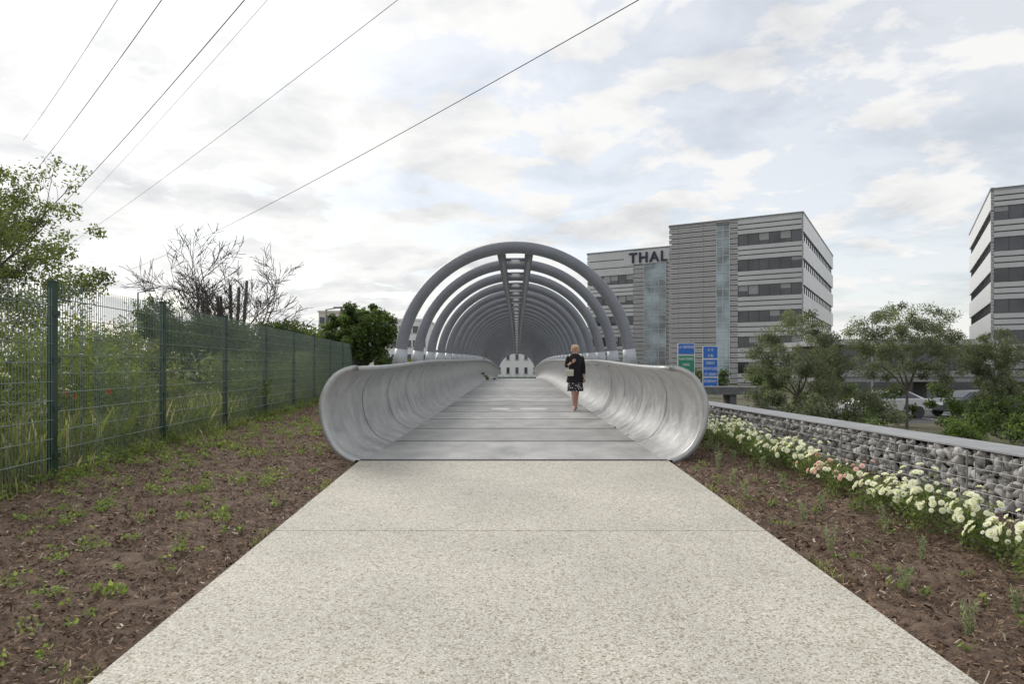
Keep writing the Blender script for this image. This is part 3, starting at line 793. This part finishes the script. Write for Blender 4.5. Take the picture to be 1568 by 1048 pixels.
def car(x,y,ang,paint):
    rt=root('parked_car'); g=Geo()
    prof=[(-2.1,.35),(-2.15,.75),(-1.95,.95),(-1.0,1.02),(-.35,1.42),(.9,1.45),(1.7,1.05),(2.1,.98),(2.15,.4)]
    def wid(z): return .88 if z<1.03 else .88-.22*(z-1.03)/.42
    vs=[(px,-wid(pz_),pz_) for px,pz_ in prof]+[(px,wid(pz_),pz_) for px,pz_ in prof]
    n=len(prof); fs=[tuple(range(n)),tuple(range(2*n-1,n-1,-1))]+[(i,n+i,n+(i+1)%n,(i+1)%n) for i in range(n)]
    g.add(vs,fs,0); o=g.obj('body',[paint],rt)
    bv=o.modifiers.new('b','BEVEL'); bv.width=.06; bv.segments=3
    w=Geo()
    for s in (-1,1):
        w.add([(-.85,s*.885,1.04),(1.45,s*.885,1.06),(.85,s*.72,1.40),(-.32,s*.72,1.38)],[(0,1,2,3)],0)
    w.add([(-1.0,-.75,1.06),(-1.0,.75,1.06),(-.42,.62,1.42),(-.42,-.62,1.42)],[(0,1,2,3)],0)
    w.add([(1.72,-.75,1.08),(1.72,.75,1.08),(1.0,.62,1.45),(1.0,-.62,1.45)],[(0,1,2,3)],0)
    for cx in (-1.35,1.35):
        for s in (-1,1): w.tube([(cx,s*.72,.32),(cx,s*.91,.32)],.32,18,1)
    for s in (-1,1): w.box(-2.17,-2.1,s*.65-.16,s*.65+.16,.68,.82,2)
    w.obj('glass_wheels_lamps',[M_glass,M_seam,M_lampd],rt)
    rt.location=(x,y,-1.66); rt.rotation_euler=(0,0,ang)
P1=mat('car_paint_white',(.6,.6,.6),.3,0,.03,1); P2=mat('car_paint_grey',(.10,.11,.12),.3,.4,.03,1)
car(19.9,37,.1,P1); car(24.8,37.3,.05,P2)
g=Geo(); g.add([(6,33,-1.655),(60,33,-1.655),(60,44,-1.655),(6,44,-1.655)],[(0,1,2,3)]); 
for x in np.arange(8,58,2.7): g.add([(x,34,-1.650),(x+.12,34,-1.650),(x+.12,39,-1.650),(x,39,-1.650)],[(0,1,2,3)],1)
g.obj('car_park',[M_asph,M_white])

# ------------------------------------------------------------ power lines
rt=root('power_lines')
def wire(p,q,r,sag=1.0):
    Z=25.
    def w(px,py):
        Y=(Z-1.14)*1045/(560-py); return np.array(((px-792)/1045*Y,Y,Z))
    a=w(*p); b=w(*q); d=b-a; a=a-d*.35; b=b+d*.25
    pts=[]
    for i in range(31):
        t=i/30; c=a+(b-a)*t; c=c.copy(); c[2]-= sag*(4*t*(1-t)-.75); pts.append(tuple(c))
    g=Geo(); g.tube(pts,r,5,0); g.obj('cable',[M_cable],rt)
wire((983,0),(240,400),.034,2.2)
wire((610,0),(145,350),.020,.8)
wire((375,0),(120,290),.032,.6)
wire((410,0),(110,330),.013,.6)
wire((248,0),(65,250),.028,.5)
wire((180,0),(55,190),.018,.4)

# ------------------------------------------------------------ woman
def woman(px,py,pzz):
    rt=root('walking_woman')
    def skinmesh(name,verts,edges,rad,m,lv=2,rootv=0):
        me=bpy.data.meshes.new(name); me.from_pydata(verts,edges,[]); me.materials.append(m)
        o=link(bpy.data.objects.new(name,me),rt)
        md=o.modifiers.new('Skin','SKIN'); 
        sv=me.skin_vertices[0].data
        for i,r in enumerate(rad):
            sv[i].radius=(r,r) if not hasattr(r,'__len__') else r
            sv[i].use_root=(i==rootv)
        md.use_smooth_shade=True
        s=o.modifiers.new('Sub','SUBSURF'); s.levels=lv; s.render_levels=lv
        return o
    v=[(0,0,.86),(0,0,1.00),(0,.0,1.16),(0,.01,1.29),(0,0,1.37),(0,-.01,1.43),(0,-.02,1.50),(0,-.02,1.57),
       (-.085,0,.84),(-.06,-.13,.50),(-.035,-.10,.10),(-.035,-.22,.035),
       (.085,0,.84),(.055,.03,.49),(.035,.20,.13),(.035,.12,.04),
       (-.155,.01,1.31),(-.22,.02,1.06),(-.15,-.17,1.13),(-.11,-.20,1.17),
       (.155,.01,1.31),(.205,.03,1.05),(.20,-.04,.84),(.20,-.05,.79)]
    e=[(0,1),(1,2),(2,3),(3,4),(4,5),(5,6),(6,7),(0,8),(8,9),(9,10),(10,11),(0,12),(12,13),(13,14),(14,15),(3,16),(16,17),(17,18),(18,19),(3,20),(20,21),(21,22),(22,23)]
    r=[(.14,.11),(.115,.09),(.13,.10),(.12,.09),.05,.048,(.076,.09),(.066,.08),.085,.058,.036,.03,.085,.058,.036,.03,.05,.038,.027,.028,.05,.038,.027,.028]
    skinmesh('body',v,e,r,M_skin)
    for (hx,hy,hz,dx,dy,dz,sx) in ((-.10,-.205,1.175,.55,-.2,.45,-1),(.20,-.055,.775,0,-.15,-1,1)):
        D=Vector((dx,dy,dz)).normalized(); S=D.cross(Vector((0,1,0))).normalized(); 
        P=Vector((hx,hy,hz)); vv=[P]; ee=[]; rr=[.024]
        for f in range(4):
            o=S*(f-1.5)*.018; ln=(.075,.085,.08,.065)[f]
            a=P+o+D*.045; b=a+D*ln*.5+Vector((0,-.006,0)); c=b+D*ln*.4+Vector((0,.016,0))
            i=len(vv); vv+=[a,b,c]; ee+=[(0,i),(i,i+1),(i+1,i+2)]; rr+=[.010,.008,.006]
        i=len(vv); t=P+S*.03*sx+D*.02; vv+=[t,t+S*.012*sx+D*.035]; ee+=[(0,i),(i,i+1)]; rr+=[.010,.007]
        skinmesh('hand',[tuple(q) for q in vv],ee,rr,M_skin,1)
    skinmesh('coat_sleeve',[(-.13,.01,1.325),(-.175,.012,1.27),(-.225,.02,1.06),(-.17,-.13,1.115)],[(0,1),(1,2),(2,3)],[.062,.060,.052,.042],M_blk)
    skinmesh('coat_sleeve',[(.13,.01,1.325),(.17,.012,1.27),(.21,.03,1.05),(.205,-.03,.87)],[(0,1),(1,2),(2,3)],[.062,.060,.052,.042],M_blk)
    def loft(name,rings,m,n=28,fold=0,ff=9):
        g=Geo(); vs=[]
        for j,(z,cx,cy,rx,ry) in enumerate(rings):
            for k in range(n):
                t=2*math.pi*k/n; f=1+fold*(j/len(rings))*math.sin(ff*t+j*.2)
                vs.append((cx+rx*f*math.cos(t),cy+ry*f*math.sin(t),z))
        fs=[(j*n+k,j*n+(k+1)%n,(j+1)*n+(k+1)%n,(j+1)*n+k) for j in range(len(rings)-1) for k in range(n)]
        fs.append(tuple(range(n)))
        g.add(vs,fs); o=g.obj(name,[m],rt,smooth=True)
        s=o.modifiers.new('s','SUBSURF'); s.levels=1; s.render_levels=1; return o
    loft('coat',[(1.385,0,0,.06,.06),(1.36,0,.0,.11,.075),(1.33,0,0,.155,.09),(1.26,0,0,.175,.11),(1.15,0,-.005,.165,.125),(1.03,0,0,.155,.115),(.93,0,0,.175,.13),(.80,0,0,.205,.155),(.68,0,0,.225,.17)],M_blk,32,.05,7)
    ms,nt,b=newmat('patterned_skirt'); N=nt.nodes
    tc=N.new('ShaderNodeTexCoord'); vo=N.new('ShaderNodeTexVoronoi'); vo.inputs['Scale'].default_value=22; nt.links.new(tc.outputs['Object'],vo.inputs['Vector'])
    rp=N.new('ShaderNodeValToRGB'); rp.color_ramp.interpolation='CONSTANT'; rp.color_ramp.elements[0].color=(.6,.58,.55,1); rp.color_ramp.elements[1].position=.36; rp.color_ramp.elements[1].color=(.02,.02,.03,1)
    nt.links.new(vo.outputs['Distance'],rp.inputs[0]); nt.links.new(rp.outputs[0],b.inputs['Base Color']); b.inputs['Roughness'].default_value=.8
    loft('skirt',[(.80,0,-.01,.16,.13),(.66,0,-.02,.185,.15),(.56,0,-.03,.19,.17),(.47,0,-.035,.195,.185)],ms,32,.09,8)
    skinmesh('hair',[(0,.015,1.615),(0,.045,1.56),(0,.06,1.46),(0,.06,1.37),(-.07,.02,1.53),(-.078,.015,1.43),(.07,.02,1.53),(.078,.015,1.43)],[(0,1),(1,2),(2,3),(1,4),(4,5),(1,6),(6,7)],[.066,.078,.065,.05,.034,.030,.034,.030],M_hair)
    g=Geo()
    for sx in (-.03,.03):
        g.tube([(sx-.012,-.105,1.535),(sx+.012,-.105,1.535)],.006,6,0); g.tube([(sx-.016,-.102,1.553),(sx+.016,-.102,1.553)],.004,5,2)
    g.tube([(0,-.10,1.54),(0,-.125,1.505)],[.006,.012],6,1); g.tube([(-.02,-.103,1.475),(0,-.108,1.475),(.02,-.103,1.475)],.006,6,3)
    for sx in (-.078,.078): g.tube([(sx,-.01,1.54),(sx,-.012,1.49)],[.012,.009],6,1)
    g.obj('face_features',[M_blk,M_skin,M_hair,mat('lips',(.35,.1,.09),.5)],rt,smooth=True)
    g=Geo(); g.tube([(.11,-.10,1.34),(.0,-.135,1.22),(-.13,-.17,1.02),(-.16,-.17,.97)],.009,6,0); g.obj('bag_strap',[M_blk],rt)
    g=Geo(); g.box(-.26,-.06,-.24,-.17,.84,1.00,0); g.box(-.255,-.065,-.255,-.24,.92,.995,0); o=g.obj('handbag',[M_bag],rt)
    bv=o.modifiers.new('b','BEVEL'); bv.width=.02; bv.segments=3
    for (x,y,z,t) in ((-.035,-.20,.035,-.05),(.035,.15,.05,.35)):
        skinmesh('shoe',[(x,y+.09,z+.02+t*.15),(x,y,z),(x,y-.10,z-.008)],[(0,1),(1,2)],[.034,.036,.028],M_shoe,2)
    rt.location=(px,py,pzz)
    return rt
woman(1.42,16.7,hh(16.7)+.008)

# ------------------------------------------------------------ sky, sun
SE,SA=math.radians(34),math.radians(-38)
w=bpy.data.worlds.new('World'); scene.world=w; w.use_nodes=True
nt=w.node_tree; N=nt.nodes; L=nt.links; N.clear()
out=N.new('ShaderNodeOutputWorld')
sky=N.new('ShaderNodeTexSky'); sky.sky_type='NISHITA'; sky.sun_disc=False; sky.sun_elevation=SE; sky.sun_rotation=SA
bgS=N.new('ShaderNodeBackground'); bgS.inputs[1].default_value=.15; L.new(sky.outputs[0],bgS.inputs[0])
tc=N.new('ShaderNodeTexCoord'); sp=N.new('ShaderNodeSeparateXYZ'); L.new(tc.outputs['Generated'],sp.inputs[0])
def M(op,a,b=None,clamp=False):
    n=N.new('ShaderNodeMath'); n.operation=op; n.use_clamp=clamp
    for i,x in enumerate((a,b)):
        if x is None: continue
        if isinstance(x,(int,float)): n.inputs[i].default_value=x
        else: L.new(x,n.inputs[i])
    return n.outputs[0]
zz=M('ADD',M('MAXIMUM',sp.outputs[2],0.),.16)
cx=M('DIVIDE',sp.outputs[0],zz); cy=M('DIVIDE',sp.outputs[1],zz)
cb=N.new('ShaderNodeCombineXYZ'); L.new(cx,cb.inputs[0]); L.new(cy,cb.inputs[1])
def nz(scale,detail,rough,dist,off):
    mp=N.new('ShaderNodeMapping'); mp.inputs['Location'].default_value=off; L.new(cb.outputs[0],mp.inputs[0])
    n=N.new('ShaderNodeTexNoise'); n.inputs['Scale'].default_value=scale; n.inputs['Detail'].default_value=detail; n.inputs['Roughness'].default_value=rough; n.inputs['Distortion'].default_value=dist
    L.new(mp.outputs[0],n.inputs['Vector']); return n.outputs[0]
n1=nz(2.6,10,.56,.2,(3.1,1.7,0)); n2=nz(2.3,9,.58,.25,(8,4,0))
cov=M('ADD',n1,M('MULTIPLY',sp.outputs[0],-.10))
r=N.new('ShaderNodeMapRange'); r.interpolation_type='SMOOTHSTEP'; r.inputs['From Min'].default_value=.36; r.inputs['From Max'].default_value=.54; L.new(cov,r.inputs[0])
veil=M('SUBTRACT',1.0,M('MULTIPLY',M('MAXIMUM',sp.outputs[2],0.),2.2),True)
mask=M('MAXIMUM',r.outputs[0],M('MULTIPLY',veil,.88))
mask=M('MAXIMUM',mask,.70,True)
sh=N.new('ShaderNodeValToRGB'); e=sh.color_ramp.elements; e[0].position=.33; e[0].color=(.73,.74,.755,1); e[1].position=.54; e[1].color=(.975,.97,.96,1)
L.new(n2,sh.inputs[0])
sd=(math.sin(SA)*math.cos(SE),math.cos(SA)*math.cos(SE),math.sin(SE))
dt=N.new('ShaderNodeVectorMath'); dt.operation='DOT_PRODUCT'; L.new(tc.outputs['Generated'],dt.inputs[0]); dt.inputs[1].default_value=sd
glow=M('MULTIPLY',M('POWER',M('MAXIMUM',dt.outputs['Value'],0.),8.),.20)
bgC=N.new('ShaderNodeBackground'); L.new(sh.outputs[0],bgC.inputs[0]); L.new(M('ADD',glow,.97),bgC.inputs[1])
mx=N.new('ShaderNodeMixShader'); L.new(mask,mx.inputs[0]); L.new(bgS.outputs[0],mx.inputs[1]); L.new(bgC.outputs[0],mx.inputs[2])
L.new(mx.outputs[0],out.inputs[0])
sl=bpy.data.lights.new('sun','SUN'); sl.energy=2.1; sl.angle=math.radians(28); sl.color=(1,.95,.88)
so=bpy.data.objects.new('sun',sl); COL.objects.link(so)
so.rotation_euler=Vector(sd).to_track_quat('Z','Y').to_euler()

# ------------------------------------------------------------ camera
cam=bpy.data.cameras.new('camera'); co=bpy.data.objects.new('camera',cam); COL.objects.link(co)
cam.lens=24; cam.sensor_width=36; cam.shift_x=-8/1568; cam.shift_y=36/1568; cam.clip_end=5000; cam.clip_start=.05
co.location=(0,0,1.14); co.rotation_euler=(math.pi/2,0,0)
scene.camera=co
scene.view_settings.view_transform='Standard'; scene.view_settings.look='None'; scene.view_settings.exposure=0
